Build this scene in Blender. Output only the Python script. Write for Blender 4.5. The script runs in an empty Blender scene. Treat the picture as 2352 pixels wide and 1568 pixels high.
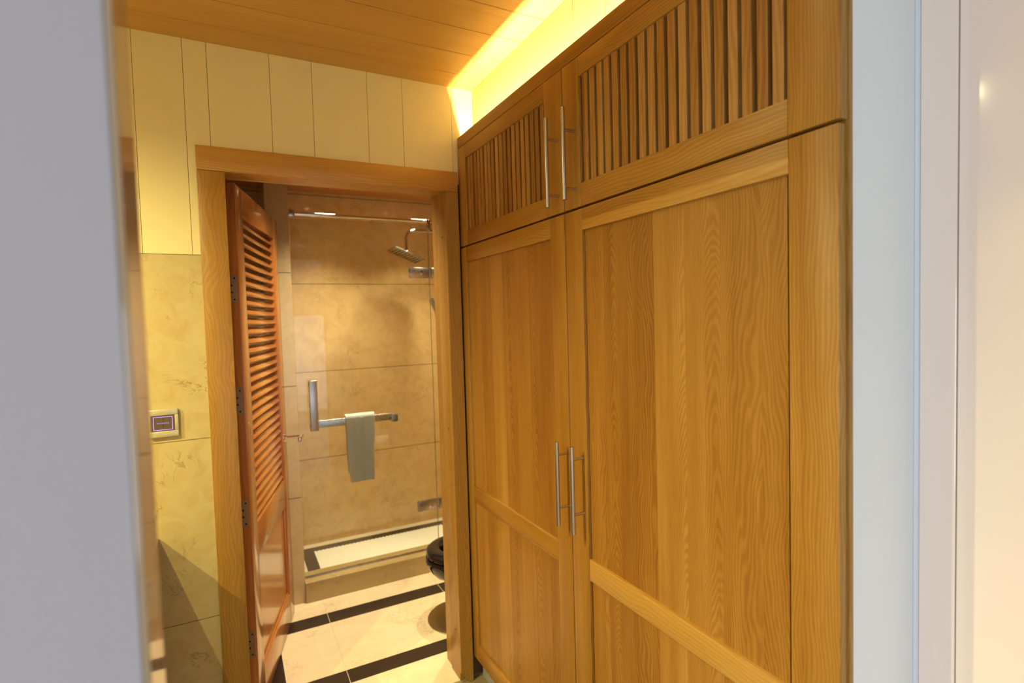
import bpy, bmesh, math, random
from mathutils import Vector, Matrix
random.seed(7)
scene = bpy.context.scene
COL = scene.collection
PI = math.pi

# ------------------------------------------------------------------ node helpers
def mat_new(name):
    m = bpy.data.materials.new(name)
    m.use_nodes = True
    nt = m.node_tree
    bsdf = nt.nodes.get('Principled BSDF')
    return m, nt, bsdf

class G:
    """tiny node-graph helper"""
    def __init__(s, nt): s.nt = nt; s.n = nt.nodes; s.l = nt.links
    def val(s, sock, v):
        if isinstance(v, bpy.types.NodeSocket): s.l.new(v, sock)
        else: sock.default_value = v
    def math(s, op, a, b=0.0, c=None, clamp=False):
        n = s.n.new('ShaderNodeMath'); n.operation = op; n.use_clamp = clamp
        s.val(n.inputs[0], a); s.val(n.inputs[1], b)
        if c is not None: s.val(n.inputs[2], c)
        return n.outputs[0]
    def coords(s, kind='Object'):
        t = s.n.new('ShaderNodeTexCoord')
        x = s.n.new('ShaderNodeSeparateXYZ'); s.l.new(t.outputs[kind], x.inputs[0])
        return x.outputs
    def vec(s, x, y, z):
        c = s.n.new('ShaderNodeCombineXYZ')
        for i, v in enumerate((x, y, z)): s.val(c.inputs[i], v)
        return c.outputs[0]
    def noise(s, v, scale=1.0, detail=3.0, rough=0.5, dist=0.0, out=0):
        n = s.n.new('ShaderNodeTexNoise'); s.l.new(v, n.inputs['Vector'])
        n.inputs['Scale'].default_value = scale; n.inputs['Detail'].default_value = detail
        n.inputs['Roughness'].default_value = rough; n.inputs['Distortion'].default_value = dist
        return n.outputs[out]
    def white(s, v):
        n = s.n.new('ShaderNodeTexWhiteNoise'); n.noise_dimensions = '1D'; s.val(n.inputs['W'], v)
        return n.outputs['Value']
    def rand(s):
        return s.n.new('ShaderNodeObjectInfo').outputs['Random']
    def mixc(s, f, a, b, mode='MIX'):
        n = s.n.new('ShaderNodeMix'); n.data_type = 'RGBA'; n.blend_type = mode
        s.val(n.inputs[0], f)
        for i, v in ((6, a), (7, b)):
            s.val(n.inputs[i], v if isinstance(v, bpy.types.NodeSocket) else (*v, 1.0))
        return n.outputs[2]
    def smooth(s, v, lo, hi, a=0.0, b=1.0):
        n = s.n.new('ShaderNodeMapRange'); n.interpolation_type = 'SMOOTHSTEP'
        s.val(n.inputs[0], v)
        for i, k in enumerate((lo, hi, a, b)): n.inputs[i+1].default_value = k
        return n.outputs[0]
    def band(s, v, lo, hi):
        return s.math('MULTIPLY', s.math('GREATER_THAN', v, lo), s.math('LESS_THAN', v, hi))
    def bump(s, h, strength=0.2, dist=0.002):
        n = s.n.new('ShaderNodeBump'); n.inputs['Strength'].default_value = strength
        n.inputs['Distance'].default_value = dist; s.l.new(h, n.inputs['Height'])
        return n.outputs[0]

def plain(name, col, rough=0.5, metal=0.0, **kw):
    m, nt, b = mat_new(name)
    b.inputs['Base Color'].default_value = (*col, 1); b.inputs['Roughness'].default_value = rough
    b.inputs['Metallic'].default_value = metal
    for k, v in kw.items(): b.inputs[k.replace('_', ' ')].default_value = v
    g = G(nt); x = g.coords()
    v = g.vec(x[0], x[1], x[2])
    nz = g.noise(v, 60, 3)
    g.l.new(g.math('ADD', g.math('MULTIPLY', nz, 0.06), rough - 0.03), b.inputs['Roughness'])
    return m

def wood(name, long, wide, dark, mid, light, stave=0.09, fig=1.0, freq=1000.0, pores=0.5, rough=0.38, stavevar=0.5, coat=0.0, seed=0.0, straight=False, thin=None):
    """oak-like procedural: long / wide = axis index along / across the grain"""
    m, nt, b = mat_new(name); g = G(nt); x = g.coords()
    r = g.math('ADD', g.math('MULTIPLY', g.rand(), 7.31), seed)
    third = 3 - long - wide
    u0 = g.math('ADD', x[wide], g.math('MULTIPLY', x[third], 0.6)); v = x[long]
    u = g.math('ADD', u0, g.math('MULTIPLY', r, 0.37))
    us = g.math('DIVIDE', u, stave)
    idn = g.math('FLOOR', us)
    r1 = g.white(g.math('ADD', idn, r)); r2 = g.white(g.math('ADD', g.math('ADD', idn, 53.1), r))
    uf = g.math('MULTIPLY', g.math('SUBTRACT', g.math('SUBTRACT', us, idn), 0.5), stave)
    uc = g.math('ADD', uf, g.math('MULTIPLY', g.math('SUBTRACT', r1, 0.5), stave * 0.9))
    vo = g.math('ADD', v, g.math('MULTIPLY', r2, 9.0))
    # low frequency wobble
    nv = g.vec(g.math('MULTIPLY', u, 10.0), g.math('MULTIPLY', vo, 1.5), g.math('MULTIPLY', r1, 20.0))
    n1 = g.noise(nv, 1.0, 3.0, 0.55)
    nv2 = g.vec(g.math('MULTIPLY', u, 60.0), g.math('MULTIPLY', vo, 7.0), r1)
    n2 = g.noise(nv2, 1.0, 2.0, 0.5)
    # arches on some staves, straight grain on others
    q = g.math('MULTIPLY', g.math('MULTIPLY', uc, uc), 16.0)
    a = g.math('MULTIPLY', g.math('ADD', q, g.math('MULTIPLY', g.math('ADD', vo, 0.0), 0.10)), g.smooth(r2, 0.25, 0.6) if not straight else 0.0)
    f = g.math('ADD', a, g.math('MULTIPLY', uc, 0.55))
    f = g.math('ADD', f, g.math('MULTIPLY', n1, 0.036 * fig))
    f = g.math('ADD', f, g.math('MULTIPLY', n2, 0.0022 * fig))
    n3 = g.noise(g.vec(g.math('MULTIPLY', u, 3.0), g.math('MULTIPLY', vo, 2.6), g.math('MULTIPLY', r2, 11.0)), 1.0, 2.0, 0.5)
    f = g.math('ADD', f, g.math('MULTIPLY', n3, 0.05 * fig))
    s = g.math('SINE', g.math('MULTIPLY', f, freq))
    ring = g.smooth(s, -0.9, 1.0)
    pv = g.vec(g.math('MULTIPLY', u, 700.0), g.math('MULTIPLY', vo, 16.0), 0.0)
    pn = g.smooth(g.noise(pv, 1.0, 2.0, 0.6), 0.42, 0.68)
    lowv = g.vec(g.math('MULTIPLY', u, 25.0), g.math('MULTIPLY', vo, 1.4), 3.0)
    lown = g.noise(lowv, 1.0, 3.0, 0.6)
    t = g.math('ADD', g.math('MULTIPLY', ring, 0.25), g.math('MULTIPLY', g.math('SUBTRACT', lown, 0.5), 0.9))
    t = g.math('ADD', t, g.math('MULTIPLY', g.math('SUBTRACT', r1, 0.5), stavevar))
    t = g.math('ADD', t, 0.37, clamp=True)
    c = g.mixc(g.smooth(t, 0.0, 0.55), dark, mid)
    c = g.mixc(g.smooth(t, 0.45, 1.0), c, light)
    c = g.mixc(g.math('MULTIPLY', pn, 0.32 * pores), c, tuple(k * 0.35 for k in dark))
    nt.links.new(c, b.inputs['Base Color'])
    b.inputs['Roughness'].default_value = rough
    if coat: b.inputs['Coat Weight'].default_value = coat; b.inputs['Coat Roughness'].default_value = 0.12
    hgt = g.math('SUBTRACT', g.math('MULTIPLY', ring, 0.5), pn)
    nt.links.new(g.bump(hgt, 0.10, 0.0006), b.inputs['Normal'])
    return m

def marble(name, base, vein, joints=None, rough=0.12, scale=1.0, veinamt=0.5, mottle=0.35, extra=None, jointcol=None):
    """joints: list of (axis, start, pitch, halfwidth)"""
    m, nt, b = mat_new(name); g = G(nt); x = g.coords()
    v = g.vec(x[0], x[1], x[2])
    warp = g.noise(v, 2.6 * scale, 4.0, 0.6, 0.6, out=1)
    sc = nt.nodes.new('ShaderNodeVectorMath'); sc.operation = 'MULTIPLY_ADD'
    g.l.new(warp, sc.inputs[0]); sc.inputs[1].default_value = (0.5, 0.5, 0.5); g.l.new(v, sc.inputs[2])
    nA = g.noise(sc.outputs[0], 4.2 * scale, 5.0, 0.55)
    veins = g.smooth(g.math('ABSOLUTE', g.math('SUBTRACT', nA, 0.5)), 0.0, 0.022, 1.0, 0.0)
    msk = g.smooth(g.noise(v, 3.1 * scale, 2.0), 0.46, 0.66)
    veins = g.math('MULTIPLY', veins, msk)
    mot = g.smooth(g.noise(v, 8.5 * scale, 6.0, 0.62, 0.8), 0.35, 0.75)
    c = g.mixc(g.math('MULTIPLY', mot, mottle), base, vein)
    c = g.mixc(g.math('MULTIPLY', veins, veinamt), c, tuple(k * 0.6 for k in vein))
    jm = None
    for (ax, st, pitch, hw) in (joints or []):
        d = g.math('ABSOLUTE', g.math('SUBTRACT', g.math('FRACT', g.math('ADD', g.math('DIVIDE', g.math('SUBTRACT', x[ax], st), pitch), 0.5)), 0.5))
        k = g.math('LESS_THAN', d, hw / pitch)
        jm = k if jm is None else g.math('MAXIMUM', jm, k)
    if extra: c = extra(g, x, c)
    if jm is not None:
        c = g.mixc(jm, c, jointcol or tuple(k * 0.35 for k in vein))
    nt.links.new(c, b.inputs['Base Color'])
    b.inputs['Roughness'].default_value = rough
    return m

# ------------------------------------------------------------------ mesh helpers
OFF = {}
def B(): return bmesh.new()
def merge(bm, t):
    me = bpy.data.meshes.new('tmp'); t.to_mesh(me); t.free(); bm.from_mesh(me); bpy.data.meshes.remove(me)
def box(bm, x0, x1, y0, y1, z0, z1, bev=0.0, seg=2, mtx=None):
    t = bmesh.new()
    bmesh.ops.create_cube(t, size=1.0)
    for v in t.verts:
        v.co = Vector((x0 + (v.co.x + .5) * (x1 - x0), y0 + (v.co.y + .5) * (y1 - y0), z0 + (v.co.z + .5) * (z1 - z0)))
    if bev > 0: bmesh.ops.bevel(t, geom=list(t.edges), offset=bev, segments=seg, affect='EDGES', profile=0.5)
    if mtx is not None: bmesh.ops.transform(t, matrix=mtx, verts=t.verts)
    merge(bm, t)
def prism(bm, poly, axis, a, b, bev=0.0):
    """poly of 2D points extruded along axis from a to b"""
    t = bmesh.new()
    def P(p, w):
        if axis == 0: return (w, p[0], p[1])
        if axis == 1: return (p[0], w, p[1])
        return (p[0], p[1], w)
    A = [t.verts.new(P(p, a)) for p in poly]; Bv = [t.verts.new(P(p, b)) for p in poly]
    n = len(poly)
    t.faces.new(A); t.faces.new(list(reversed(Bv)))
    for i in range(n): t.faces.new((A[i], Bv[i], Bv[(i + 1) % n], A[(i + 1) % n]))
    bmesh.ops.recalc_face_normals(t, faces=t.faces)
    if bev > 0: bmesh.ops.bevel(t, geom=list(t.edges), offset=bev, segments=2, affect='EDGES')
    merge(bm, t)
def lathe(bm, prof, cx, cy, seg=64, cap=True):
    """prof: (r, z) list, revolved about the vertical through (cx, cy)"""
    rings = []
    for r, z in prof:
        if r < 1e-6: rings.append([bm.verts.new((cx, cy, z))])
        else: rings.append([bm.verts.new((cx + r * math.cos(2 * PI * k / seg), cy + r * math.sin(2 * PI * k / seg), z)) for k in range(seg)])
    for a, b in zip(rings[:-1], rings[1:]):
        for k in range(seg):
            k2 = (k + 1) % seg
            if len(a) == 1 and len(b) == 1: continue
            if len(a) == 1: bm.faces.new((a[0], b[k], b[k2]))
            elif len(b) == 1: bm.faces.new((a[k], a[k2], b[0]))
            else: bm.faces.new((a[k], a[k2], b[k2], b[k]))
    bmesh.ops.recalc_face_normals(bm, faces=bm.faces)
def tube(bm, pts, r, seg=20):
    pts = [Vector(p) for p in pts]; rings = []
    up = Vector((0.3, 0.5, 0.81)).normalized()
    for i, p in enumerate(pts):
        d = (pts[min(i + 1, len(pts) - 1)] - pts[max(i - 1, 0)]).normalized()
        if i == 0: a = d.cross(up).normalized()
        else: a = (a - d * a.dot(d)).normalized()
        b = d.cross(a)
        rr = r[i] if isinstance(r, (list, tuple)) else r
        rings.append([bm.verts.new(p + (a * math.cos(2 * PI * k / seg) + b * math.sin(2 * PI * k / seg)) * rr) for k in range(seg)])
    for A, Bq in zip(rings[:-1], rings[1:]):
        for k in range(seg): bm.faces.new((A[k], A[(k + 1) % seg], Bq[(k + 1) % seg], Bq[k]))
    bm.faces.new(rings[0]); bm.faces.new(list(reversed(rings[-1])))
    bmesh.ops.recalc_face_normals(bm, faces=bm.faces)

def empty(name, loc, label, cat, group=None, kind=None, rz=0.0):
    o = bpy.data.objects.new(name, None); COL.objects.link(o)
    o.location = loc; o.rotation_euler = (0, 0, rz); o.empty_display_size = 0.1
    o['label'] = label; o['category'] = cat
    if group: o['group'] = group
    if kind: o['kind'] = kind
    OFF[o.name] = Vector(loc)
    return o
def obj(name, bm, mat, parent=None, smooth=True, local=False, label=None):
    """bm in world coordinates (or the parent's own coordinates if local)"""
    off = OFF[parent.name] if parent is not None and not local else Vector((0, 0, 0))
    if off.length > 0: bmesh.ops.translate(bm, vec=-off, verts=bm.verts)
    me = bpy.data.meshes.new(name); bm.to_mesh(me); bm.free()
    for m in (mat if isinstance(mat, (list, tuple)) else [mat]): me.materials.append(m)
    o = bpy.data.objects.new(name, me); COL.objects.link(o)
    if parent is not None: o.parent = parent
    OFF[o.name] = off
    if smooth:
        for p in me.polygons: p.use_smooth = True
        try: me.set_sharp_from_angle(angle=math.radians(32))
        except Exception: pass
    if label: o['label'] = label
    return o
def tag(o, label, cat, group=None, kind=None):
    o['label'] = label; o['category'] = cat
    if group: o['group'] = group
    if kind: o['kind'] = kind
    return o
def struct(name, bm, mat, label, cat='wall', smooth=False):
    return tag(obj(name, bm, mat, smooth=smooth), label, cat, kind='structure')

# ------------------------------------------------------------------ materials
OAKD, OAKM, OAKL = (0.235, 0.096, 0.0095), (0.365, 0.178, 0.024), (0.475, 0.27, 0.058)
oak_v = wood('oak_vertical_grain', 2, 1, OAKD, OAKM, OAKL, stave=0.21, fig=0.7, stavevar=0.2, straight=True, freq=1700.0)
oak_h = wood('oak_horizontal_grain', 1, 2, OAKD, OAKM, OAKL, stave=0.16, fig=0.7, stavevar=0.15, seed=2.0, straight=True, freq=1500.0)
oak_hl = wood('light_oak_batten', 1, 2, (0.40, 0.20, 0.027), (0.49, 0.27, 0.05), (0.56, 0.34, 0.085), stave=0.2, fig=0.8, stavevar=0.1, seed=5.0, straight=True)
oak_panel = wood('oak_glued_staves', 2, 1, (0.225, 0.090, 0.009), (0.345, 0.163, 0.022), (0.46, 0.252, 0.054), stave=0.095, fig=1.25, stavevar=0.5, freq=1500, seed=1.3)
oak_slat = wood('oak_slats', 2, 1, (0.24, 0.10, 0.014), (0.37, 0.182, 0.034), (0.48, 0.275, 0.075), stave=0.0308, fig=0.7, stavevar=0.7, seed=4.0, straight=True)
frame_v = wood('casing_oak_vertical', 2, 0, (0.26, 0.125, 0.015), (0.36, 0.185, 0.028), (0.44, 0.25, 0.052), stave=0.2, fig=1.6, stavevar=0.1, seed=8.0, straight=True)
frame_h = wood('casing_oak_horizontal', 0, 2, (0.36, 0.17, 0.022), (0.50, 0.26, 0.045), (0.62, 0.36, 0.08), stave=0.3, fig=1.0, stavevar=0.1, seed=9.0)
ceil_m = wood('ceiling_plank', 0, 1, (0.50, 0.27, 0.055), (0.58, 0.34, 0.085), (0.64, 0.40, 0.12), stave=0.155, fig=0.25, stavevar=0.2, pores=0.25, rough=0.45, straight=True)
door_m = wood('red_brown_door_timber', 2, 0, (0.36, 0.115, 0.022), (0.46, 0.165, 0.038), (0.54, 0.22, 0.06), stave=0.11, fig=0.35, stavevar=0.25, pores=0.3, rough=0.22, coat=0.7, seed=3.0, straight=True)
dark_in = plain('wardrobe_interior', (0.10, 0.055, 0.02), 0.7)
cream = plain('cream_lacquered_board', (0.83, 0.74, 0.38), 0.38)
groove = plain('groove_shadow_backing', (0.12, 0.07, 0.02), 0.8)
steel = plain('brushed_steel', (0.62, 0.60, 0.56), 0.26, 1.0)
hinge_m = plain('hinge_steel', (0.42, 0.38, 0.34), 0.4, 1.0)
chrome = plain('chrome', (0.80, 0.78, 0.76), 0.07, 1.0)
satin = plain('satin_metal', (0.50, 0.46, 0.43), 0.28, 1.0)
black_gloss = plain('black_gloss', (0.012, 0.009, 0.009), 0.07)
screw_m = plain('screw_dark', (0.05, 0.04, 0.03), 0.5, 0.6)
white_wall = plain('white_painted_wall', (0.80, 0.84, 0.84), 0.75)
lilac_wall = plain('pale_grey_wallpaper', (0.45, 0.43, 0.45), 0.8)
gloss_white = plain('glossy_pale_lacquer', (0.88, 0.78, 0.68), 0.10)
gloss_white.node_tree.nodes['Principled BSDF'].inputs['Coat Weight'].default_value = 0.6
gloss_white.node_tree.nodes['Principled BSDF'].inputs['Coat Roughness'].default_value = 0.06
jamb_tint = plain('reflection_tint_lacquer', (0.40, 0.29, 0.16), 0.10, Coat_Weight=0.6, Coat_Roughness=0.06)  # tan tint stands in for the warm hall reflected in the jamb
towel_m = plain('terry_cloth', (0.80, 0.80, 0.74), 0.95)
_g = G(towel_m.node_tree); _x = _g.coords()
towel_m.node_tree.links.new(_g.bump(_g.noise(_g.vec(_x[0], _x[1], _x[2]), 420, 2), 0.6, 0.003), towel_m.node_tree.nodes['Principled BSDF'].inputs['Normal'])
paper_m = plain('tissue_paper', (0.85, 0.82, 0.78), 0.9)
plate_m = plain('champagne_plastic', (0.55, 0.52, 0.33), 0.3, 0.35)
screen_m = plain('smoked_screen', (0.11, 0.085, 0.05), 0.12)
plinth_m = plain('grey_plinth', (0.34, 0.34, 0.36), 0.4)
fittings_white = plain('white_trim', (0.8, 0.8, 0.78), 0.4)

def emis(name, col, strength):
    m, nt, b = mat_new(name); b.inputs['Base Color'].default_value = (*col, 1)
    b.inputs['Emission Color'].default_value = (*col, 1); b.inputs['Emission Strength'].default_value = strength
    return m
purple_em = emis('violet_backlight', (0.36, 0.20, 0.95), 1.2)
lamp_em = emis('lamp_face', (1.0, 0.80, 0.5), 22.0)
tube_em = emis('cove_tube_glow', (1.0, 0.80, 0.36), 900.0)

hall_marble = marble('hall_marble', (0.54, 0.45, 0.215), (0.45, 0.32, 0.105), joints=[(2, -0.378, 0.62, 0.0012)], rough=0.16, scale=1.7, veinamt=0.75, mottle=0.6)
bath_marble = marble('shower_marble', (0.78, 0.53, 0.25), (0.58, 0.34, 0.12), joints=[(2, 0.2675, 0.5925, 0.0022), (0, 2.4, 1.2, 0.0)], rough=0.10, scale=1.5, veinamt=0.35, mottle=0.55)
pier_marble = marble('pier_marble', (0.56, 0.41, 0.22), (0.44, 0.30, 0.14), joints=[(2, 0.2795, 0.6165, 0.0022)], rough=0.14, scale=2.0, veinamt=0.25, mottle=0.4)
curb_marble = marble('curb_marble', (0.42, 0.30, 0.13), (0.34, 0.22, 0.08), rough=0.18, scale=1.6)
BLK = (0.028, 0.018, 0.014)
def floor_extra(g, x, c):
    s1 = g.band(x[1], 2.335, 2.432); s2 = g.band(x[1], 2.865, 2.972)
    inx = g.math('GREATER_THAN', x[0], 0.06)
    s3 = g.math('MULTIPLY', g.band(x[0], 0.06, 0.145), g.band(x[1], 2.335, 2.972))
    st = g.math('MAXIMUM', g.math('MULTIPLY', g.math('MAXIMUM', s1, s2), inx), s3)
    return g.mixc(st, c, BLK)
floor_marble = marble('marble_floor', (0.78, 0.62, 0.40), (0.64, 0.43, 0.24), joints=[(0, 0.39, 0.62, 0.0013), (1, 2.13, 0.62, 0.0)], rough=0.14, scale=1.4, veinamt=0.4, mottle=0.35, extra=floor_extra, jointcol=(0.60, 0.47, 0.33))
room_floor = marble('room_floor_stone', (0.38, 0.33, 0.27), (0.30, 0.25, 0.18), joints=[(0, 0.2, 0.8, 0.002), (1, 0.2, 0.8, 0.002)], rough=0.2)

def mosaic_mat():
    m, nt, b = mat_new('mosaic_tiles'); g = G(nt); x = g.coords()
    def grid(ax, p):
        return g.math('GREATER_THAN', g.math('ABSOLUTE', g.math('SUBTRACT', g.math('FRACT', g.math('DIVIDE', x[ax], p)), 0.5)), 0.44)
    k = g.math('MAXIMUM', grid(0, 0.0125), grid(1, 0.0125))
    c = g.mixc(k, (0.93, 0.89, 0.76), (0.72, 0.64, 0.48))
    e = g.math('MULTIPLY', g.band(x[0], 0.425, 1.313), g.band(x[1], 3.28, 3.722))
    nz = g.math('MULTIPLY', g.math('GREATER_THAN', g.math('FRACT', g.math('DIVIDE', x[0], 0.025)), 0.5), 0.007)
    rear = g.math('GREATER_THAN', g.math('SUBTRACT', 3.722, nz), x[1])
    e = g.math('MULTIPLY', e, rear)
    ins = g.math('MULTIPLY', g.band(x[0], 0.352, 1.375), g.band(x[1], 3.2, 3.79))
    c2 = g.mixc(ins, (0.70, 0.60, 0.42), BLK)
    c = g.mixc(e, c2, c)
    nt.links.new(c, b.inputs['Base Color']); b.inputs['Roughness'].default_value = 0.22
    return m
mosaic_m = mosaic_mat()

def glass_mat():
    m, nt, b = mat_new('clear_glass'); nt.nodes.remove(b)
    out = nt.nodes['Material Output']
    tr = nt.nodes.new('ShaderNodeBsdfTransparent'); tr.inputs[0].default_value = (0.965, 0.985, 0.96, 1)
    gl = nt.nodes.new('ShaderNodeBsdfGlossy'); gl.inputs['Roughness'].default_value = 0.0
    fr = nt.nodes.new('ShaderNodeFresnel'); fr.inputs[0].default_value = 1.5
    mx = nt.nodes.new('ShaderNodeMixShader')
    nt.links.new(fr.outputs[0], mx.inputs[0]); nt.links.new(tr.outputs[0], mx.inputs[1]); nt.links.new(gl.outputs[0], mx.inputs[2])
    nt.links.new(mx.outputs[0], out.inputs[0])
    return m
glass = glass_mat()
glass_edge = plain('glass_edge_green', (0.16, 0.18, 0.09), 0.15)

# ------------------------------------------------------------------ setting
FZ = -1.546          # floor level (camera height is 1.546 m)
CZ = 0.952           # hall ceiling
YB = 2.10            # back wall of the hall
bm = B(); box(bm, -2.2, 1.9, 2.115, 3.90, FZ - 0.06, FZ)
struct('floor', bm, floor_marble, 'cream marble floor crossed by black inlaid stripes inside the bathroom', 'floor')
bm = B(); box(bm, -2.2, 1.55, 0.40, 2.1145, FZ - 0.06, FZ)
struct('floor', bm, marble('shaded_hall_floor', (0.30, 0.24, 0.13), (0.22, 0.16, 0.08), joints=[(0, 0.39, 0.62, 0.001), (1, 0.24, 0.62, 0.001)], rough=0.25), 'hall floor beside the wardrobe foot, its shade put into the colour', 'floor')  # marble darkened here to carry the hall's shade and cut bounce light
bm = B(); box(bm, -3.0, 3.0, -3.4, 0.40, FZ - 0.06, FZ)
struct('floor', bm, room_floor, 'stone floor of the front room before the hall opening', 'floor')

# ceiling planks running along X
bm = B()
edges = [2.12, 1.979, 1.823, 1.664, 1.510]
while edges[-1] > 0.5: edges.append(edges[-1] - 0.155)
for a, b_ in zip(edges[:-1], edges[1:]):
    box(bm, -2.2, 0.941, b_ + 0.0018, a - 0.0018, CZ, CZ + 0.02, bev=0.0012, seg=1)
struct('ceiling', bm, ceil_m, 'golden timber plank ceiling above the hall', 'ceiling')
bm = B(); box(bm, -2.25, 0.98, 0.40, 2.14, CZ + 0.021, CZ + 0.05)
struct('ceiling', bm, groove, 'dark backing seen in the grooves between ceiling planks', 'ceiling')

# upper back wall of vertical cream boards
bm = B()
gx = [-2.2, -1.95, -1.62, -1.4, -1.1, -0.85, -0.62, -0.42, -0.239, -0.10, -0.03, 0.163, 0.304, 0.503, 0.640, 0.845, 0.941]
for a, b_ in zip(gx[:-1], gx[1:]):
    g = 0.0006
    if b_ <= -0.076 + 1e-6 or a < -0.2:
        z0 = 0.243
        box(bm, a + g, b_ - g, YB, YB + 0.016, z0, CZ, bev=0.0004, seg=1)
    elif a == -0.10:
        box(bm, a + g, b_ - g, YB, YB + 0.016, 0.243, CZ, bev=0.0004, seg=1)
    else:
        box(bm, a + g, b_ - g, YB, YB + 0.016, 0.56, CZ, bev=0.0004, seg=1)
struct('wall_back', bm, cream, 'cream vertical board wall above and beside the bathroom doorway', 'wall')
bm = B()
box(bm, -2.2, -0.03, YB + 0.0165, YB + 0.10, 0.24, CZ)
box(bm, -0.03, 0.86, YB + 0.0165, YB + 0.10, 0.56, CZ)
box(bm, 0.84, 1.9, YB + 0.0165, YB + 0.10, FZ, CZ)
struct('wall_back', bm, groove, 'dark backing seen in the thin grooves between the cream wall boards', 'wall')
bm = B()
box(bm, -2.2, -0.02, YB - 0.002, YB + 0.10, FZ, 0.243, bev=0.001, seg=1)
struct('wall_back', bm, hall_marble, 'yellow veined marble wainscot left of the bathroom doorway', 'wall')
# inner leaf of the partition, bathroom side
bm = B()
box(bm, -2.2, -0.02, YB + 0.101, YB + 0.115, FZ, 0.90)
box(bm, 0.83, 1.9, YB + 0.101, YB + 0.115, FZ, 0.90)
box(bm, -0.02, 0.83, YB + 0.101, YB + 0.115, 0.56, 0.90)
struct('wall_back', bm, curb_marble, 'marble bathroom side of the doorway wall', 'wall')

# wall above the wardrobe (X = 0.941) of cream boards
bm = B()
ye = [2.099] + edges[1:]
for a, b_ in zip(ye[:-1], ye[1:]):
    if a <= 0.53: break
    box(bm, 0.941, 0.957, max(b_, 0.53) + 0.0014, a - 0.0014, 0.60, CZ, bev=0.0004, seg=1)
struct('wall_right', bm, cream, 'cream board wall above the wardrobe lit by the cove light', 'wall')
bm = B(); box(bm, 0.958, 0.99, 0.53, 2.10, 0.60, CZ)
struct('wall_right', bm, groove, 'backing of the cream boards above the wardrobe', 'wall')
bm = B(); box(bm, 1.50, 1.55, 0.53, 2.10, FZ, 1.0)
struct('wall_right', bm, cream, 'hall wall behind the wardrobe', 'wall')
bm = B(); box(bm, -2.25, -2.2, 0.40, 3.90, FZ, CZ)
struct('wall_left', bm, plain('darkened_hall_wall', (0.20, 0.12, 0.05), 0.6), 'unseen left wall of the hall, darkened to cut bounce light', 'wall')  # unseen cream wall, colour darkened to weaken the fill on the marble

# pale end wall beside the wardrobe (faces the camera) and the opening into the hall
bm = B(); box(bm, 0.8967, 1.55, 0.5185, 0.5295, FZ, CZ + 0.05)
struct('wall_right', bm, white_wall, 'narrow pale grey-white wall between wardrobe and glossy panels', 'wall')
bm = B(); prism(bm, [(1.083, 0.5145), (1.083, 0.518), (1.0885, 0.518), (1.0885, 0.512)], 2, FZ, 1.0)
struct('trim_1', bm, plain('corner_bead', (0.72, 0.78, 0.84), 0.2), 'thin shiny bead where the pale wall meets the glossy panel', 'trim')
bm = B(); box(bm, 1.087, 1.12, 0.4565, 0.5115, FZ, 1.0, bev=0.0012, seg=2)
struct('trim_2', bm, gloss_white, 'glossy pale panel strip left of the fine vertical joint', 'panel')
bm = B(); box(bm, 1.087, 1.12, 0.12, 0.4545, FZ, 1.0, bev=0.0012, seg=2)
struct('trim_3', bm, gloss_white, 'glossy pale panel filling the right edge of the view', 'panel')
bm = B(); box(bm, 1.10, 1.14, 0.12, 0.5175, FZ, 1.0)
struct('wall_right', bm, plain('joint_grey', (0.35, 0.36, 0.40), 0.6), 'grey core behind the glossy panels', 'wall')
bm = B(); box(bm, -3.0, -0.064, 0.430, 0.4985, FZ, 1.0, bev=0.0015, seg=3)
struct('wall_front', bm, lilac_wall, 'blurred pale grey wall filling the left edge of the view', 'wall')
bm = B(); box(bm, -0.0639, -0.0595, 0.4305, 0.500, FZ, 1.0, bev=0.0008, seg=2)
struct('trim_4', bm, jamb_tint, 'glossy lacquered jamb lining mirroring the hall, beside the grey wall', 'trim')
bm = B(); box(bm, 1.14, 3.0, 0.12, 0.5175, FZ, 1.0); box(bm, -0.064, 1.14, 0.430, 0.4985, 0.66, 1.0)
struct('wall_front', bm, lilac_wall, 'partition around the opening into the hall', 'wall')

# front room behind the camera with a wide window: source of the daylight
bm = B(); box(bm, -3.05, 3.05, -3.4, 0.40, 1.0, 1.05)
struct('ceiling', bm, white_wall, 'white ceiling of the front room', 'ceiling')
bm = B()
box(bm, -3.05, -3.0, -3.4, -2.6, FZ, 1.0); box(bm, -3.05, -3.0, -0.4, 0.40, FZ, 1.0)
box(bm, -3.05, -3.0, -2.6, -0.4, 0.2, 1.0)
struct('wall_left', bm, white_wall, 'left wall of the front room', 'wall')
bm = B(); box(bm, 3.0, 3.05, -3.4, 0.40, FZ, 1.0)
struct('wall_right', bm, white_wall, 'right wall of the front room', 'wall')
bm = B()
box(bm, -3.05, -2.2, -3.45, -3.4, FZ, 1.05); box(bm, 2.2, 3.05, -3.45, -3.4, FZ, 1.05)
box(bm, -2.2, 2.2, -3.45, -3.4, 0.2, 1.05)
struct('wall_rear', bm, white_wall, 'front room wall around the window behind the camera', 'wall')
bm = B()
for x0 in (-2.2, -0.03, 2.14): box(bm, x0, x0 + 0.06, -3.45, -3.38, FZ, 0.2, bev=0.004)
box(bm, -2.2, 2.2, -3.45, -3.38, FZ, FZ + 0.06, bev=0.004); box(bm, -2.2, 2.2, -3.45, -3.38, 0.14, 0.2, bev=0.004)
struct('window_1', bm, fittings_white, 'white framed window of the front room behind the camera', 'window')

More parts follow.
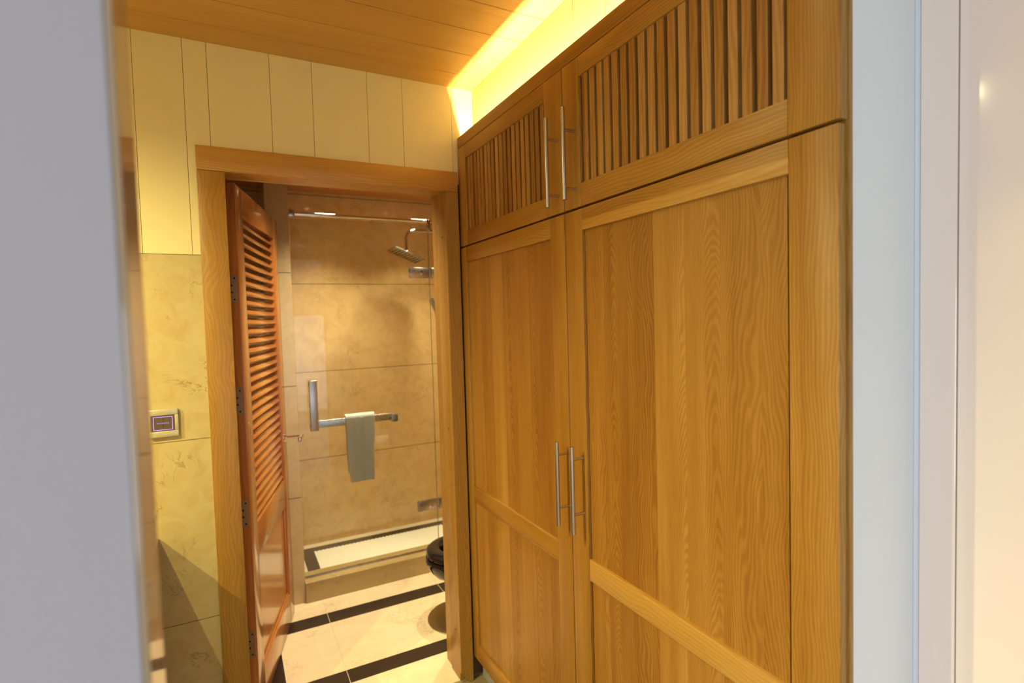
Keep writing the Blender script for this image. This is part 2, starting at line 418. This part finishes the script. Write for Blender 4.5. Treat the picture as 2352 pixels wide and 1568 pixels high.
bm = B()
for y0 in (-2.6, -1.53, -0.46): box(bm, -3.05, -2.98, y0, y0 + 0.06, FZ, 0.2, bev=0.004)
box(bm, -3.05, -2.98, -2.6, -0.4, FZ, FZ + 0.06, bev=0.004); box(bm, -3.05, -2.98, -2.6, -0.4, 0.14, 0.2, bev=0.004)
struct('added_window', bm, fittings_white, 'unseen side window added to brighten the glossy panels', 'window')  # invented opening for the side light on the glossy panels

# ------------------------------------------------------------------ door frame
casing = empty('trim_5', (0.40, YB, FZ), 'oak casing and lining around the open bathroom doorway', 'door frame', kind='structure')
YC = YB - 0.016
bm = B(); box(bm, -0.076, 0.007, YC, YB + 0.012, FZ, 0.5235, bev=0.0015); obj('casing_left', bm, frame_v, casing)
bm = B()
prism(bm, [(0.801, -1.500), (0.801, 0.5235), (0.857, 0.5235), (0.857, FZ), (0.836, FZ), (0.801, -1.500)][:-1], 1, YC, YB + 0.012, bev=0.0015)
obj('casing_right', bm, frame_v, casing)
bm = B(); box(bm, -0.076, 0.857, YC, YB + 0.012, 0.5245, 0.605, bev=0.0015); obj('head_casing', bm, frame_h, casing)
# lining: jambs and head with a rebate
bm = B(); box(bm, -0.019, 0.002, YB + 0.013, 2.235, FZ, 0.548, bev=0.001); box(bm, -0.019, -0.002, 2.235, 2.285, FZ, 0.548)
obj('lining_left', bm, frame_v, casing)
bm = B(); box(bm, 0.806, 0.830, YB + 0.013, 2.212, FZ, 0.548, bev=0.001); box(bm, 0.812, 0.830, 2.212, 2.285, FZ, 0.548)
obj('lining_right', bm, frame_v, casing)
bm = B(); box(bm, -0.018, 0.829, YB + 0.013, 2.212, 0.532, 0.560, bev=0.001); box(bm, -0.018, 0.829, 2.212, 2.285, 0.545, 0.560)
obj('lining_head', bm, frame_h, casing)
for z in (0.347, -0.463, -1.339):
    bm = B(); tube(bm, [(0.8055, 2.150, z), (0.8075, 2.150, z)], 0.0045, 12)
    obj('screw', bm, screw_m, casing)

# ------------------------------------------------------------------ louvred bathroom door (local: s along leaf, t thickness away from view, z)
ang = math.atan2(0.77, 0.20)
door = empty('door_1', (0.038, 2.29, FZ), 'red-brown louvred timber door standing open into the bathroom', 'door', kind='structure', rz=ang)
DL, DT = 0.795, 0.040
def L(z): return z - FZ
ZT, ZBm = L(0.538), 0.010
# stiles + rails : local x = s, local y = thickness (0 = visible face is y=0, leaf extends to +y)
for a_, b_ in ((0.0, 0.10), (0.695, DL)):
    bm = B(); box(bm, a_, b_, 0, DT, ZBm, ZT, bev=0.0015); obj('stile', bm, door_m, door, local=True)
door_h = wood('red_brown_rail', 0, 2, (0.36, 0.115, 0.022), (0.46, 0.165, 0.038), (0.54, 0.22, 0.06), stave=0.3, fig=0.35, stavevar=0.15, pores=0.3, rough=0.22, coat=0.7, seed=3.0, straight=True)
for a_, b_ in ((L(0.430), ZT), (L(-0.925), L(-0.795)), (ZBm, L(-1.39))):
    bm = B(); box(bm, 0.10, 0.695, 0.0003, DT - 0.0003, a_, b_, bev=0.001); obj('rail', bm, door_h, door, local=True)
bm = B()
nl = 31
for k in range(nl):
    zc = L(-0.785) + (k + 0.5) * (0.43 + 0.785) / nl
    a = math.radians(48)
    mt = Matrix.Translation((0, DT / 2, zc)) @ Matrix.Rotation(a, 4, 'X')
    box(bm, 0.101, 0.694, -0.0185, 0.0185, -0.0042, 0.0042, bev=0.0025, mtx=mt)
obj('louvre_slats', bm, door_h, door, local=True)
bm = B()
box(bm, 0.099, 0.696, 0.014, DT - 0.014, L(-1.392), L(-0.923))
for (a, b_, c_, d_) in ((0.10, 0.695, L(-0.937), L(-0.925)), (0.10, 0.695, L(-1.39), L(-1.378))):
    box(bm, a, b_, 0.006, 0.014, c_, d_, bev=0.002)
box(bm, 0.10, 0.112, 0.006, 0.014, L(-1.378), L(-0.937), bev=0.002); box(bm, 0.683, 0.695, 0.006, 0.014, L(-1.378), L(-0.937), bev=0.002)
obj('lower_panel', bm, door_m, door, local=True)
for zc in (0.14, -0.287, -0.722, -1.238):
    bm = B(); box(bm, -0.0018, 0.0, 0.006, 0.036, L(zc) - 0.052, L(zc) + 0.052, bev=0.0006, seg=1)
    tube(bm, [(-0.004, 0.040, L(zc) - 0.052), (-0.004, 0.040, L(zc) + 0.052)], 0.0055, 14)
    h = obj('hinge', bm, hinge_m, door, local=True)
    bm = B()
    for dz, dy in ((-0.040, 0.018), (-0.013, 0.026), (0.013, 0.026), (0.040, 0.016)):
        tube(bm, [(-0.0018, dy, L(zc) + dz), (-0.0026, dy, L(zc) + dz)], 0.0038, 10)
    obj('screws', bm, screw_m, h, local=True)
bm = B()
zc = L(-0.585)
tube(bm, [(0.747, 0.0, zc), (0.747, -0.008, zc)], 0.026, 28)
tube(bm, [(0.747, -0.008, zc), (0.747, -0.078, zc)], 0.009, 18)
box(bm, 0.655, 0.758, -0.092, -0.076, zc - 0.011, zc + 0.011, bev=0.003)
obj('door_handle', bm, chrome, door, local=True, label='chrome lever handle')
bm = B(); box(bm, DL, DL + 0.0015, 0.009, 0.031, zc - 0.09, zc + 0.07); obj('latch_plate', bm, hinge_m, door, local=True)

# ------------------------------------------------------------------ wardrobe
W = 0.865
wr = empty('wardrobe', (1.15, 1.31, FZ), 'tall built-in oak wardrobe with slatted upper doors along the right side', 'wardrobe')
bm = B()
box(bm, 0.8885, 1.495, 2.078, 2.096, FZ + 0.10, 0.70); box(bm, 0.8885, 1.495, 0.531, 0.549, FZ + 0.10, 0.70)
box(bm, 0.8885, 1.495, 1.298, 1.316, FZ + 0.10, 0.70)
box(bm, 0.8885, 1.495, 0.549, 2.078, 0.284, 0.302); box(bm, 0.8885, 1.495, 0.549, 2.078, FZ + 0.10, FZ + 0.118)
box(bm, 0.8885, 1.495, 0.549, 2.078, 0.582, 0.598); box(bm, 1.483, 1.495, 0.549, 2.078, FZ + 0.10, 0.59)
obj('carcass', bm, dark_in, wr)
bm = B(); box(bm, 0.8655, 0.8845, 0.513, 2.096, 0.7035, 0.7465, bev=0.001); obj('cornice', bm, oak_h, wr)
bm = B(); box(bm, 0.8925, 0.8965, 0.549, 2.078, 0.600, 0.7035); box(bm, 0.8835, 0.8965, 0.5315, 2.096, 0.7005, 0.7035); obj('cove_trough', bm, dark_in, wr)  # dark colour stands in for the shaded depth behind the slats
bm = B(); box(bm, 0.8868, 0.8965, 0.5165, 0.5305, FZ + 0.1, 0.703, bev=0.0008)
obj('side_filler', bm, oak_v, wr)
bm = B(); box(bm, 0.905, 0.925, 0.535, 2.094, FZ, FZ + 0.099); obj('plinth', bm, plinth_m, wr, label='grey recessed plinth')

def handle(parent, y, z0, z1, st0, st1):
    bm = B(); xb = 0.826
    tube(bm, [(xb, y, z0), (xb, y, z1)], 0.0062, 20)
    for z in (st0, st1): tube(bm, [(xb, y, z), (W, y, z)], 0.0042, 14)
    return obj('handle', bm, steel, parent, label='brushed steel bar handle')

def frame_door(name, y0, y1, z0, z1, ly, ry, zt, zb, mid=None, lab=None, batten=False):
    """y0<y1 outer; ly/ry inner opening low/high Y; zt/zb inner opening"""
    bm = B(); xa, xb = W, 0.8865
    e = 0.0004
    # the door's own mesh is its core panel; stiles, rails and battens are its sub-parts
    box(bm, 0.8745, 0.8825, ly + 0.0085, ry - 0.0012, zb - 0.004, zt + 0.004) if mid else None
    d = bm
    if mid is None:
        n = 19; gap = 0.0102; pitch = (ry - ly - gap) / n
        for k in range(n):
            a = ly + gap + k * pitch
            box(bm, 0.8705 + random.uniform(-.0008, .0008), 0.8885, a, a + pitch - gap, zb - 0.006, zt + 0.006, bev=0.0008, seg=1)
        box(bm, 0.8875, 0.8885, ly, ry, zb - 0.02, zb - 0.002); box(bm, 0.8875, 0.8885, ly, ry, zt + 0.002, zt + 0.02)
    d = obj(name, bm, oak_panel if mid else oak_slat, wr, label=lab)
    def piece(nm, mt, *bx, bev=0.001, label=None):
        q = B(); box(q, *bx, bev=bev); obj(nm, q, mt, d, label=label)
    piece('stile', oak_v, xa, xb, y0, ly, z0, z1, bev=0.002); piece('stile', oak_v, xa, xb, ry, y1, z0, z1, bev=0.002)
    piece('rail', oak_h, xa + e, xb - e, ly, ry, zt, z1); piece('rail', oak_h, xa + e, xb - e, ly, ry, z0, zb)
    if mid: piece('middle_rail', oak_hl if batten else oak_h, xa + e, xb - e, ly, ry, mid[0], mid[1], label='paler oak rail' if batten else None)
    if batten: piece('batten', oak_hl, xa + 0.0002, xb - 0.004, ly, ry, zt - 0.0005, zt + 0.027, label='paler oak strip')
    return d

# lower doors
for (nm, y0, y1, ly, ry, zt, mid, zb, lab, bat) in (
        ('lower_door', 1.3095, 2.096, 1.388, 2.040, 0.234, (-0.755, -0.690), -1.372, 'far lower door, darker oak', False),
        ('lower_door', 0.520, 1.3065, 0.608, 1.224, 0.236, (-0.745, -0.684), -1.372, 'near lower door with broad figured oak panel', True)):
    d = frame_door(nm, y0, y1, -1.442, 0.2945, ly, ry, zt, zb, mid, lab, bat)
    if bat: handle(d, 1.242, -0.610, -0.363, -0.399, -0.556)
    else: handle(d, 1.3175 + 0.002, -0.611, -0.364, -0.401, -0.558)
# upper doors
for (y0, y1, ly, ry, zt, zb, lab, hy) in (
        (1.3095, 2.098, 1.408, 2.022, 0.646, 0.360, 'far upper slatted door', 1.335),
        (0.518, 1.3065, 0.609, 1.227, 0.649, 0.363, 'near upper slatted door', 1.247)):
    d = frame_door('upper_door', y0, y1, 0.3005, 0.7015, ly, ry, zt, zb, None, lab, False)
    handle(d, hy, 0.315 if hy > 1.3 else 0.319, 0.568, 0.508, 0.350)

# cove lamp behind the cornice
cl = empty('cove_light', (0.912, 1.3, 0.600), 'glowing warm tube hidden in the cove on top of the wardrobe', 'light')
bm = B(); tube(bm, [(0.912, 0.56, 0.632), (0.912, 2.07, 0.632)], 0.0055, 12); obj('tube', bm, tube_em, cl)
bm = B(); box(bm, 0.898, 0.924, 0.545, 2.085, 0.600, 0.616, bev=0.002)
for y in (0.548, 2.068): box(bm, 0.902, 0.920, y, y + 0.014, 0.614, 0.642, bev=0.002)
obj('batten', bm, fittings_white, cl)

# ------------------------------------------------------------------ touch switch on the marble
sw = empty('wall_switch', (-0.207, YB - 0.003, -0.315), 'champagne framed touch panel with violet outline and lettering, on yellow marble', 'switch')
bm = B(); xs0, xs1, zs0, zs1 = -0.252, -0.166, -0.3585, -0.2665; yf = YB - 0.0125
t = bmesh.new()
def rframe(bm, xa, xb, za, zb, ya, yb, bev): box(bm, xa, xb, ya, yb, za, zb, bev=bev)
box(bm, xs0, xs1, yf, YB - 0.003, -0.2865, zs1, bev=0.0025, seg=3); box(bm, xs0, xs1, yf, YB - 0.003, zs0, -0.3385, bev=0.0025, seg=3)
box(bm, xs0, -0.2435, yf + 0.0004, YB - 0.003, -0.340, -0.285, bev=0.002); box(bm, -0.1765, xs1, yf + 0.0004, YB - 0.003, -0.340, -0.285, bev=0.002)
for sgn, zc in ((1, -0.2835), (-1, -0.3415)):   # shallow curved ridges above and below the screen
    pts = [(-0.209 + 0.034 * k / 10.0, yf + 0.0006, zc + sgn * 0.009 * (1 - (k / 10.0) ** 2)) for k in range(-10, 11)]
    tube(bm, pts, 0.0012, 8)
t.free()
obj('switch_frame', bm, plate_m, sw)
bm = B(); box(bm, -0.2437, -0.1763, yf + 0.002, YB - 0.003, -0.3387, -0.2863); scr = obj('screen', bm, screen_m, sw)
bm = B(); yl = yf + 0.0014
X0, X1, Z0, Z1, wd = -0.2365, -0.1825, -0.3345, -0.2905, 0.0016
box(bm, X0, X1, yl, yf + 0.002, Z1 - wd, Z1); box(bm, X0, X1, yl, yf + 0.002, Z0, Z0 + wd)
box(bm, X0, X0 + wd, yl, yf + 0.002, Z0 + wd, Z1 - wd); box(bm, X1 - wd, X1, yl, yf + 0.002, Z0 + wd, Z1 - wd)
obj('glowing_outline', bm, purple_em, scr)
bm = B(); box(bm, -0.2099, -0.2091, yf + 0.0016, yf + 0.002, Z0 + wd, Z1 - wd); obj('centre_line', bm, screw_m, scr)
cu = bpy.data.curves.new('lettering', 'FONT'); cu.body = 'FAN CONTROL'; cu.size = 0.0050; cu.align_x = 'CENTER'; cu.align_y = 'CENTER'; cu.extrude = 0.0002
to = bpy.data.objects.new('tmp_text', cu); COL.objects.link(to); bpy.context.view_layer.update()
me = bpy.data.meshes.new_from_object(to.evaluated_get(bpy.context.evaluated_depsgraph_get()))
bpy.data.objects.remove(to); bm = B(); bm.from_mesh(me); bpy.data.meshes.remove(me)
bmesh.ops.transform(bm, matrix=Matrix.Translation((-0.2095, yl, -0.3122)) @ Matrix.Rotation(PI / 2, 4, 'X'), verts=bm.verts)
obj('lettering', bm, purple_em, scr, smooth=False)

# ------------------------------------------------------------------ vanity counter hidden behind the jamb; its edge shades the marble
vn = empty('vanity_counter', (-1.2, 1.82, FZ), 'long marble-topped vanity counter against the back wall behind the jamb', 'counter')
bm = B(); box(bm, -2.195, -0.240, 1.62, YB - 0.004, -0.722, -0.692, bev=0.002); obj('countertop', bm, curb_marble, vn)
bm = B(); box(bm, -2.19, -0.262, 1.66, YB - 0.004, FZ + 0.08, -0.722, bev=0.002); obj('cabinet', bm, dark_in, vn)

# ------------------------------------------------------------------ bathroom shell
RY = 3.85
bm = B(); box(bm, -2.2, 1.9, RY, RY + 0.05, FZ, 0.90)
struct('wall_rear', bm, bath_marble, 'large-tile amber marble wall at the back of the shower', 'wall')
bm = B(); box(bm, 1.55, 1.60, 3.14, RY, FZ, 0.868)
struct('wall_right', bm, bath_marble, 'marble right wall of the shower', 'wall')
bm = B(); box(bm, 1.86, 1.91, 2.2, 3.85, FZ, 0.90)
struct('wall_right', bm, bath_marble, 'marble right wall of the bathroom', 'wall')
bm = B(); box(bm, 0.19, 0.306, 3.15, RY, FZ, 0.868, bev=0.0015)
struct('wall_pier', bm, pier_marble, 'narrow marble pier at the left end of the shower glass', 'wall')
bm = B(); box(bm, 1.60, 1.86, 3.15, 3.20, FZ, 0.868)
struct('wall_right', bm, bath_marble, 'marble wall right of the shower', 'wall')
bath_ceil = wood('bathroom_ceiling_timber', 0, 1, (0.40, 0.14, 0.03), (0.48, 0.19, 0.045), (0.55, 0.24, 0.06), stave=0.4, fig=0.3, stavevar=0.1, pores=0.3, rough=0.4, straight=True)
bm = B(); box(bm, -2.2, 1.9, 2.2, RY - 0.055, 0.868, 0.90); box(bm, -2.2, 1.9, 2.2, RY + 0.05, 0.8955, 0.93)
struct('ceiling', bm, bath_ceil, 'reddish timber ceiling of the bathroom', 'ceiling')
bm = B(); box(bm, 0.306, 1.55, 3.28, RY, FZ, -1.500)
struct('floor', bm, mosaic_m, 'white mosaic shower floor framed by a black tile border', 'floor')
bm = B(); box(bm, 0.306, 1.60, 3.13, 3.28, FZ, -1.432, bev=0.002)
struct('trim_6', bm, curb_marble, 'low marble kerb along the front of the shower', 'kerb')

# ------------------------------------------------------------------ shower enclosure
GY = 3.20
sd = empty('shower_door', (0.71, GY, -1.424), 'frameless hinged glass shower door holding the towel bar', 'shower door')
bm = B(); box(bm, 0.314, 1.1065, GY - 0.004, GY + 0.004, -1.424, 0.585); pane = obj('glass_pane', bm, glass, sd, smooth=False)
bm = B(); box(bm, 1.1055, 1.1068, GY - 0.004, GY + 0.004, -1.424, 0.585); obj('pane_edge', bm, glass_edge, sd)
for z in (0.292, -1.150):
    bm = B(); box(bm, 0.980, 1.100, GY - 0.014, GY - 0.004, z - 0.031, z + 0.031, bev=0.0025); box(bm, 0.980, 1.100, GY + 0.004, GY + 0.014, z - 0.031, z + 0.031, bev=0.0025)
    tube(bm, [(1.108, GY - 0.009, z - 0.034), (1.108, GY - 0.009, z + 0.034)], 0.0065, 14)
    h = obj('hinge', bm, satin, sd)
    bm = B(); box(bm, 1.048, 1.058, GY - 0.0155, GY - 0.0135, z - 0.014, z + 0.014, bev=0.0008); obj('hinge_slot', bm, chrome, h)
bm = B()
box(bm, 0.370, 0.414, GY - 0.050, GY - 0.038, -0.598, -0.314, bev=0.004, seg=3)
for z in (-0.340, -0.575): box(bm, 0.372, 0.392, GY - 0.040, GY - 0.004, z - 0.012, z + 0.012, bev=0.002)
obj('pull_handle', bm, satin, sd, label='flat satin metal pull handle')
bm = B()
box(bm, 0.400, 0.858, GY + 0.034, GY + 0.046, -0.598, -0.556, bev=0.003, seg=3)
box(bm, 0.842, 0.878, GY + 0.004, GY + 0.045, -0.604, -0.560, bev=0.003); box(bm, 0.400, 0.420, GY + 0.004, GY + 0.045, -0.598, -0.556, bev=0.003)
obj('towel_bar', bm, satin, sd)

gp = empty('glass_panel', (1.33, GY, -1.432), 'fixed glass panel right of the hinged shower door', 'glass panel')
bm = B(); box(bm, 1.111, 1.549, GY - 0.004, GY + 0.004, -1.432, 0.596); obj('glass_pane', bm, glass, gp, smooth=False)
for z in (0.292, -1.150):
    bm = B(); box(bm, 1.116, 1.172, GY - 0.014, GY - 0.004, z - 0.031, z + 0.031, bev=0.0025); box(bm, 1.116, 1.172, GY + 0.004, GY + 0.014, z - 0.031, z + 0.031, bev=0.0025)
    obj('hinge_plate', bm, satin, gp)
hr = empty('header_rail', (0.93, GY, 0.607), 'round chrome rail across the top of the shower glass', 'rail')
bm = B(); tube(bm, [(0.328, GY, 0.607), (1.549, GY, 0.607)], 0.0110, 24); obj('rod', bm, chrome, hr)
bm = B(); box(bm, 0.3065, 0.342, GY - 0.018, GY + 0.018, 0.590, 0.626, bev=0.003); obj('end_bracket', bm, satin, hr)
bm = B(); box(bm, 1.100, 1.120, GY - 0.013, GY + 0.013, 0.553, 0.624, bev=0.003); obj('glass_clamp', bm, chrome, hr)
bm = B(); box(bm, 0.310, 1.549, GY - 0.011, GY + 0.011, -1.432, -1.4255, bev=0.001)
tag(obj('threshold_strip', bm, satin), 'slim metal strip on the kerb under the glass', 'strip')

# towel draped over the bar
bm = B(); nx, ns = 26, 60
def tow(u, s):
    """u 0..1 across, s = arc length; back part short, front long"""
    x = 0.572 + 0.170 * u
    r = 0.012; yc = GY + 0.040; zt = -0.553
    Lf, Lb = 0.385, 0.34
    if s < Lf: p = (yc - r - 0.002, zt - (Lf - s))
    elif s < Lf + PI * r: a = (s - Lf) / r; p = (yc - r * math.cos(a), zt + r * math.sin(a))
    else: p = (yc + r + 0.002, zt - (s - Lf - PI * r))
    hang = max(0.0, zt - p[1])
    wv = 0.004 * math.sin(u * 9 + 1.0) * min(1, hang * 5) + 0.002 * math.sin(u * 23)
    x2 = x + (0.5 - u) * 0.030 * min(1.0, hang * 2.6) + 0.002 * math.sin(hang * 20)
    return Vector((x2, p[0] + wv, p[1] - 0.006 * abs(u - 0.5) * (hang > 0.3)))
tot = 0.385 + 0.34 + PI * 0.012
grid = [[bm.verts.new(tow(i / nx, tot * j / ns)) for i in range(nx + 1)] for j in range(ns + 1)]
for j in range(ns):
    for i in range(nx): bm.faces.new((grid[j][i], grid[j][i + 1], grid[j + 1][i + 1], grid[j + 1][i]))
tw = tag(obj('towel', bm, towel_m), 'small off-white towel hanging over the bar of the shower door', 'towel')
md = tw.modifiers.new('thick', 'SOLIDIFY'); md.thickness = 0.008; md.offset = 1.0
md = tw.modifiers.new('sub', 'SUBSURF'); md.levels = 1; md.render_levels = 2

# rain shower head
sh = empty('shower_head', (1.549, 3.55, 0.61), 'square chrome rain shower head on a curved wall arm', 'shower head')
bm = B()
pts = [(1.549, 3.55, 0.610), (1.15, 3.55, 0.610)] + [(1.135 - 0.062 * math.sin(a), 3.55, 0.548 + 0.062 * math.cos(a)) for a in [PI / 2 * k / 10 for k in range(11)]] + [(1.073, 3.55, 0.47)]
tube(bm, pts, 0.0105, 22); tube(bm, [(1.550, 3.55, 0.61), (1.541, 3.55, 0.61)], 0.03, 28)
obj('arm', bm, chrome, sh)
bm = B(); bmesh.ops.create_uvsphere(bm, u_segments=20, v_segments=12, radius=0.014, matrix=Matrix.Translation((1.073, 3.55, 0.462)))
obj('ball_joint', bm, chrome, sh)
bm = B(); mt = Matrix.Translation((1.071, 3.55, 0.441)) @ Matrix.Rotation(math.radians(22), 4, 'Y')
box(bm, -0.108, 0.108, -0.10, 0.10, -0.006, 0.006, bev=0.003, mtx=mt)
hd = obj('rain_plate', bm, satin, sh)
bm = B()
for i in range(9):
    for j in range(9):
        box(bm, -0.088 + i * 0.022 - 0.003, -0.088 + i * 0.022 + 0.003, -0.08 + j * 0.02 - 0.003, -0.08 + j * 0.02 + 0.003, -0.009, -0.0055, mtx=mt)
obj('nozzles', bm, screw_m, hd)

hs = empty('hand_shower', (1.549, 3.55, 0.02), 'curved chrome hand shower on the shower right wall', 'hand shower')
bm = B()
tube(bm, [(1.232, 3.55, 0.150), (1.240, 3.55, 0.135), (1.257, 3.55, 0.100), (1.272, 3.55, 0.050), (1.284, 3.55, -0.010), (1.290, 3.55, -0.075), (1.292, 3.55, -0.12)], [0.015, 0.019, 0.018, 0.014, 0.012, 0.011, 0.009], 20)
obj('wand', bm, satin, hs)
bm = B(); tube(bm, [(1.289, 3.55, -0.06), (1.549, 3.55, -0.06)], 0.010, 16); tube(bm, [(1.540, 3.55, -0.06), (1.549, 3.55, -0.06)], 0.028, 24)
obj('wall_holder', bm, chrome, hs)
bm = B(); tube(bm, [(1.292, 3.55, -0.12)] + [(1.292 + 0.25 * (k / 14), 3.55, -0.12 - 0.75 * math.sin(PI * k / 14) * 0.8 - 0.25 * k / 14) for k in range(1, 15)], 0.0065, 12)
obj('hose', bm, steel, hs)

# toilet roll on the bathroom side of the doorway wall (the shower glass reflects it)
th = empty('toilet_roll_holder', (1.0, 2.2155, -0.90), 'thin chrome toilet roll holder behind the doorway wall', 'toilet roll holder')
bm = B(); tube(bm, [(0.900, 2.2155, -0.905), (0.900, 2.275, -0.905), (0.910, 2.283, -0.905), (1.085, 2.283, -0.905)], 0.005, 14); tube(bm, [(0.90, 2.2155, -0.905), (0.90, 2.222, -0.905)], 0.022, 24)
obj('wire_arm', bm, chrome, th)
bm = B()
n = 40
ri, ro, xa, xb = 0.0195, 0.048, 0.935, 1.045; cy, cz = 2.283, -0.9195
R_ = [[bm.verts.new((x, cy + r * math.cos(2 * PI * k / n), cz + r * math.sin(2 * PI * k / n))) for k in range(n)] for x, r in ((xa, ri), (xa, ro), (xb, ro), (xb, ri))]
for q in range(4):
    A_, B_ = R_[q], R_[(q + 1) % 4]
    for k in range(n): bm.faces.new((A_[k], A_[(k + 1) % n], B_[(k + 1) % n], B_[k]))
bmesh.ops.recalc_face_normals(bm, faces=bm.faces)
tag(obj('toilet_roll', bm, paper_m), 'white toilet roll on the thin chrome holder', 'toilet roll')

# stool
SX, SY = 1.002, 2.58
st = empty('stool', (SX, SY, FZ), 'low glossy black ring-topped stool on a round pedestal base by the shower', 'stool')
bm = B()
lathe(bm, [(0.098, -1.205), (0.097, -1.180), (0.103, -1.170), (0.118, -1.166), (0.140, -1.166), (0.158, -1.170), (0.167, -1.178), (0.170, -1.190), (0.169, -1.200), (0.163, -1.206), (0.105, -1.208), (0.098, -1.205)], SX, SY)
obj('seat_ring', bm, black_gloss, st)
bm = B()
lathe(bm, [(0.0, -1.262), (0.07, -1.258), (0.095, -1.235), (0.100, -1.2085), (0.160, -1.2085), (0.172, -1.212), (0.175, -1.222), (0.170, -1.245), (0.156, -1.275), (0.130, -1.303), (0.095, -1.322), (0.06, -1.330), (0.0, -1.332)], SX, SY)
obj('bowl', bm, black_gloss, st)
bm = B()
lathe(bm, [(0.0, -1.325), (0.060, -1.325), (0.066, -1.345), (0.070, -1.40), (0.066, -1.46), (0.055, -1.515), (0.052, -1.537), (0.0, -1.537)], SX, SY)
obj('column', bm, chrome, st)
bm = B()
lathe(bm, [(0.0, -1.532), (0.055, -1.532), (0.10, -1.5345), (0.150, -1.5385), (0.171, -1.5405), (0.1735, -1.5430), (0.1735, FZ), (0.0, FZ)], SX, SY, 96)
obj('base', bm, plain('bronzed_steel', (0.42, 0.34, 0.20), 0.32, 1.0), st)

# ------------------------------------------------------------------ ceiling downlights (fixtures + the light they give)
def downlight(x, y, z, label, group, power, col, size=2.68, blend=0.7, radius=0.02):
    e = empty('ceiling_light', (x, y, z), label, 'ceiling light', group)
    bm = B(); lathe(bm, [(0.018, z), (0.044, z), (0.044, z - 0.004), (0.020, z - 0.007), (0.018, z)], x, y, 32); obj('ring', bm, fittings_white, e)
    bm = B(); lathe(bm, [(0.0, z - 0.002), (0.016, z - 0.002), (0.016, z - 0.0005), (0.0, z - 0.0005)], x, y, 24); obj('lamp', bm, lamp_em, e)
    l = bpy.data.lights.new('downlight_beam', 'SPOT'); l.energy = power; l.color = col; l.spot_size = size; l.spot_blend = blend; l.shadow_soft_size = radius
    o = bpy.data.objects.new('downlight_beam', l); COL.objects.link(o); o.location = (0, 0, -0.012); o.parent = e
    return e
WARM = (1.0, 0.84, 0.36); BATH = (1.0, 0.90, 0.60)
downlight(-0.776, 1.20, CZ, 'ceiling downlight nearer the doorway above the vanity', None, 100, WARM, radius=0.012)
downlight(-1.66, 1.20, CZ, 'ceiling downlight farther left above the vanity', None, 235, WARM, radius=0.012)
downlight(0.20, 0.85, CZ, 'unseen downlight added in the middle of the hall to light the wardrobe', None, 7, (1.0, 0.82, 0.42), radius=0.05)  # lamp added out of view to brighten the wardrobe front
downlight(0.55, 3.38, 0.868, 'downlight over the left half of the shower floor', None, 125, BATH, 1.75, 1.0, 0.06)
downlight(1.15, 3.38, 0.868, 'downlight over the right half of the shower floor', None, 108, BATH, 1.75, 1.0, 0.06)
downlight(0.60, 2.68, 0.868, 'downlight over the bathroom floor by the door', None, 175, BATH, 2.0, 0.9, 0.07)
downlight(1.25, 2.75, 0.868, 'downlight over the black stool', None, 90, BATH, 1.8, 0.9)
downlight(-0.6, 2.95, 0.868, 'downlight in the left part of the bathroom', None, 50, BATH, 2.2, 0.8)

# daylight entering by the front room window, and a warm lamp added for the glossy panels
l = bpy.data.lights.new('window_daylight', 'AREA'); l.shape = 'RECTANGLE'; l.size = 4.2; l.size_y = 1.7; l.energy = 32; l.color = (0.78, 0.88, 1.0)
o = bpy.data.objects.new('window_daylight', l); COL.objects.link(o); o.location = (0, -3.5, -0.68); o.rotation_euler = (PI / 2, 0, 0)
o.rotation_euler = (-PI / 2 + PI, 0, 0)
l = bpy.data.lights.new('side_fill', 'AREA'); l.shape = 'RECTANGLE'; l.size = 1.7; l.size_y = 2.1; l.energy = 74; l.color = (0.92, 0.93, 1.0)  # fill light added from the left to brighten the glossy panels
o = bpy.data.objects.new('side_fill', l); COL.objects.link(o); o.location = (-3.1, -1.5, -0.68); o.rotation_euler = (0, -PI / 2, 0)
downlight(-0.5, -0.7, 1.0, 'unseen downlight added near the opening to warm the glossy panels', None, 30, (1.0, 0.74, 0.50), 2.4, 0.8, 0.05)  # added out of view so the right panels turn warmer and brighter
downlight(0.1, -1.7, 1.0, 'ceiling downlight of the front room farther from the opening', None, 30, (1.0, 0.74, 0.50), 2.4, 0.8, 0.05)

w = bpy.data.worlds.new('world'); scene.world = w; w.use_nodes = True
w.node_tree.nodes['Background'].inputs[0].default_value = (0.75, 0.86, 1.0, 1); w.node_tree.nodes['Background'].inputs[1].default_value = 0.3

# ------------------------------------------------------------------ camera
cam = bpy.data.cameras.new('camera'); co = bpy.data.objects.new('camera', cam); COL.objects.link(co)
cam.sensor_width = 36.0; cam.lens = 1240.0 / 2352.0 * 36.0; cam.clip_start = 0.02
a, b_, c_ = -0.48064, -0.04348, 0.02869
Rz = Matrix.Rotation(a, 3, 'Z'); Rx = Matrix.Rotation(b_, 3, 'X'); Ry = Matrix.Rotation(c_, 3, 'Y')
Rm = Rz @ Rx @ Ry @ Matrix.Rotation(PI / 2, 3, 'X')
co.matrix_world = Matrix.Translation((-0.00128, -0.00459, 0.00022)) @ Rm.to_4x4()
cam.dof.use_dof = True; cam.dof.focus_distance = 1.45; cam.dof.aperture_fstop = 2.8
scene.camera = co
vs = scene.view_settings
vs.view_transform = 'Standard'; vs.look = 'None'; vs.gamma = 1.0; vs.use_curve_mapping = False; vs.exposure = 0.0
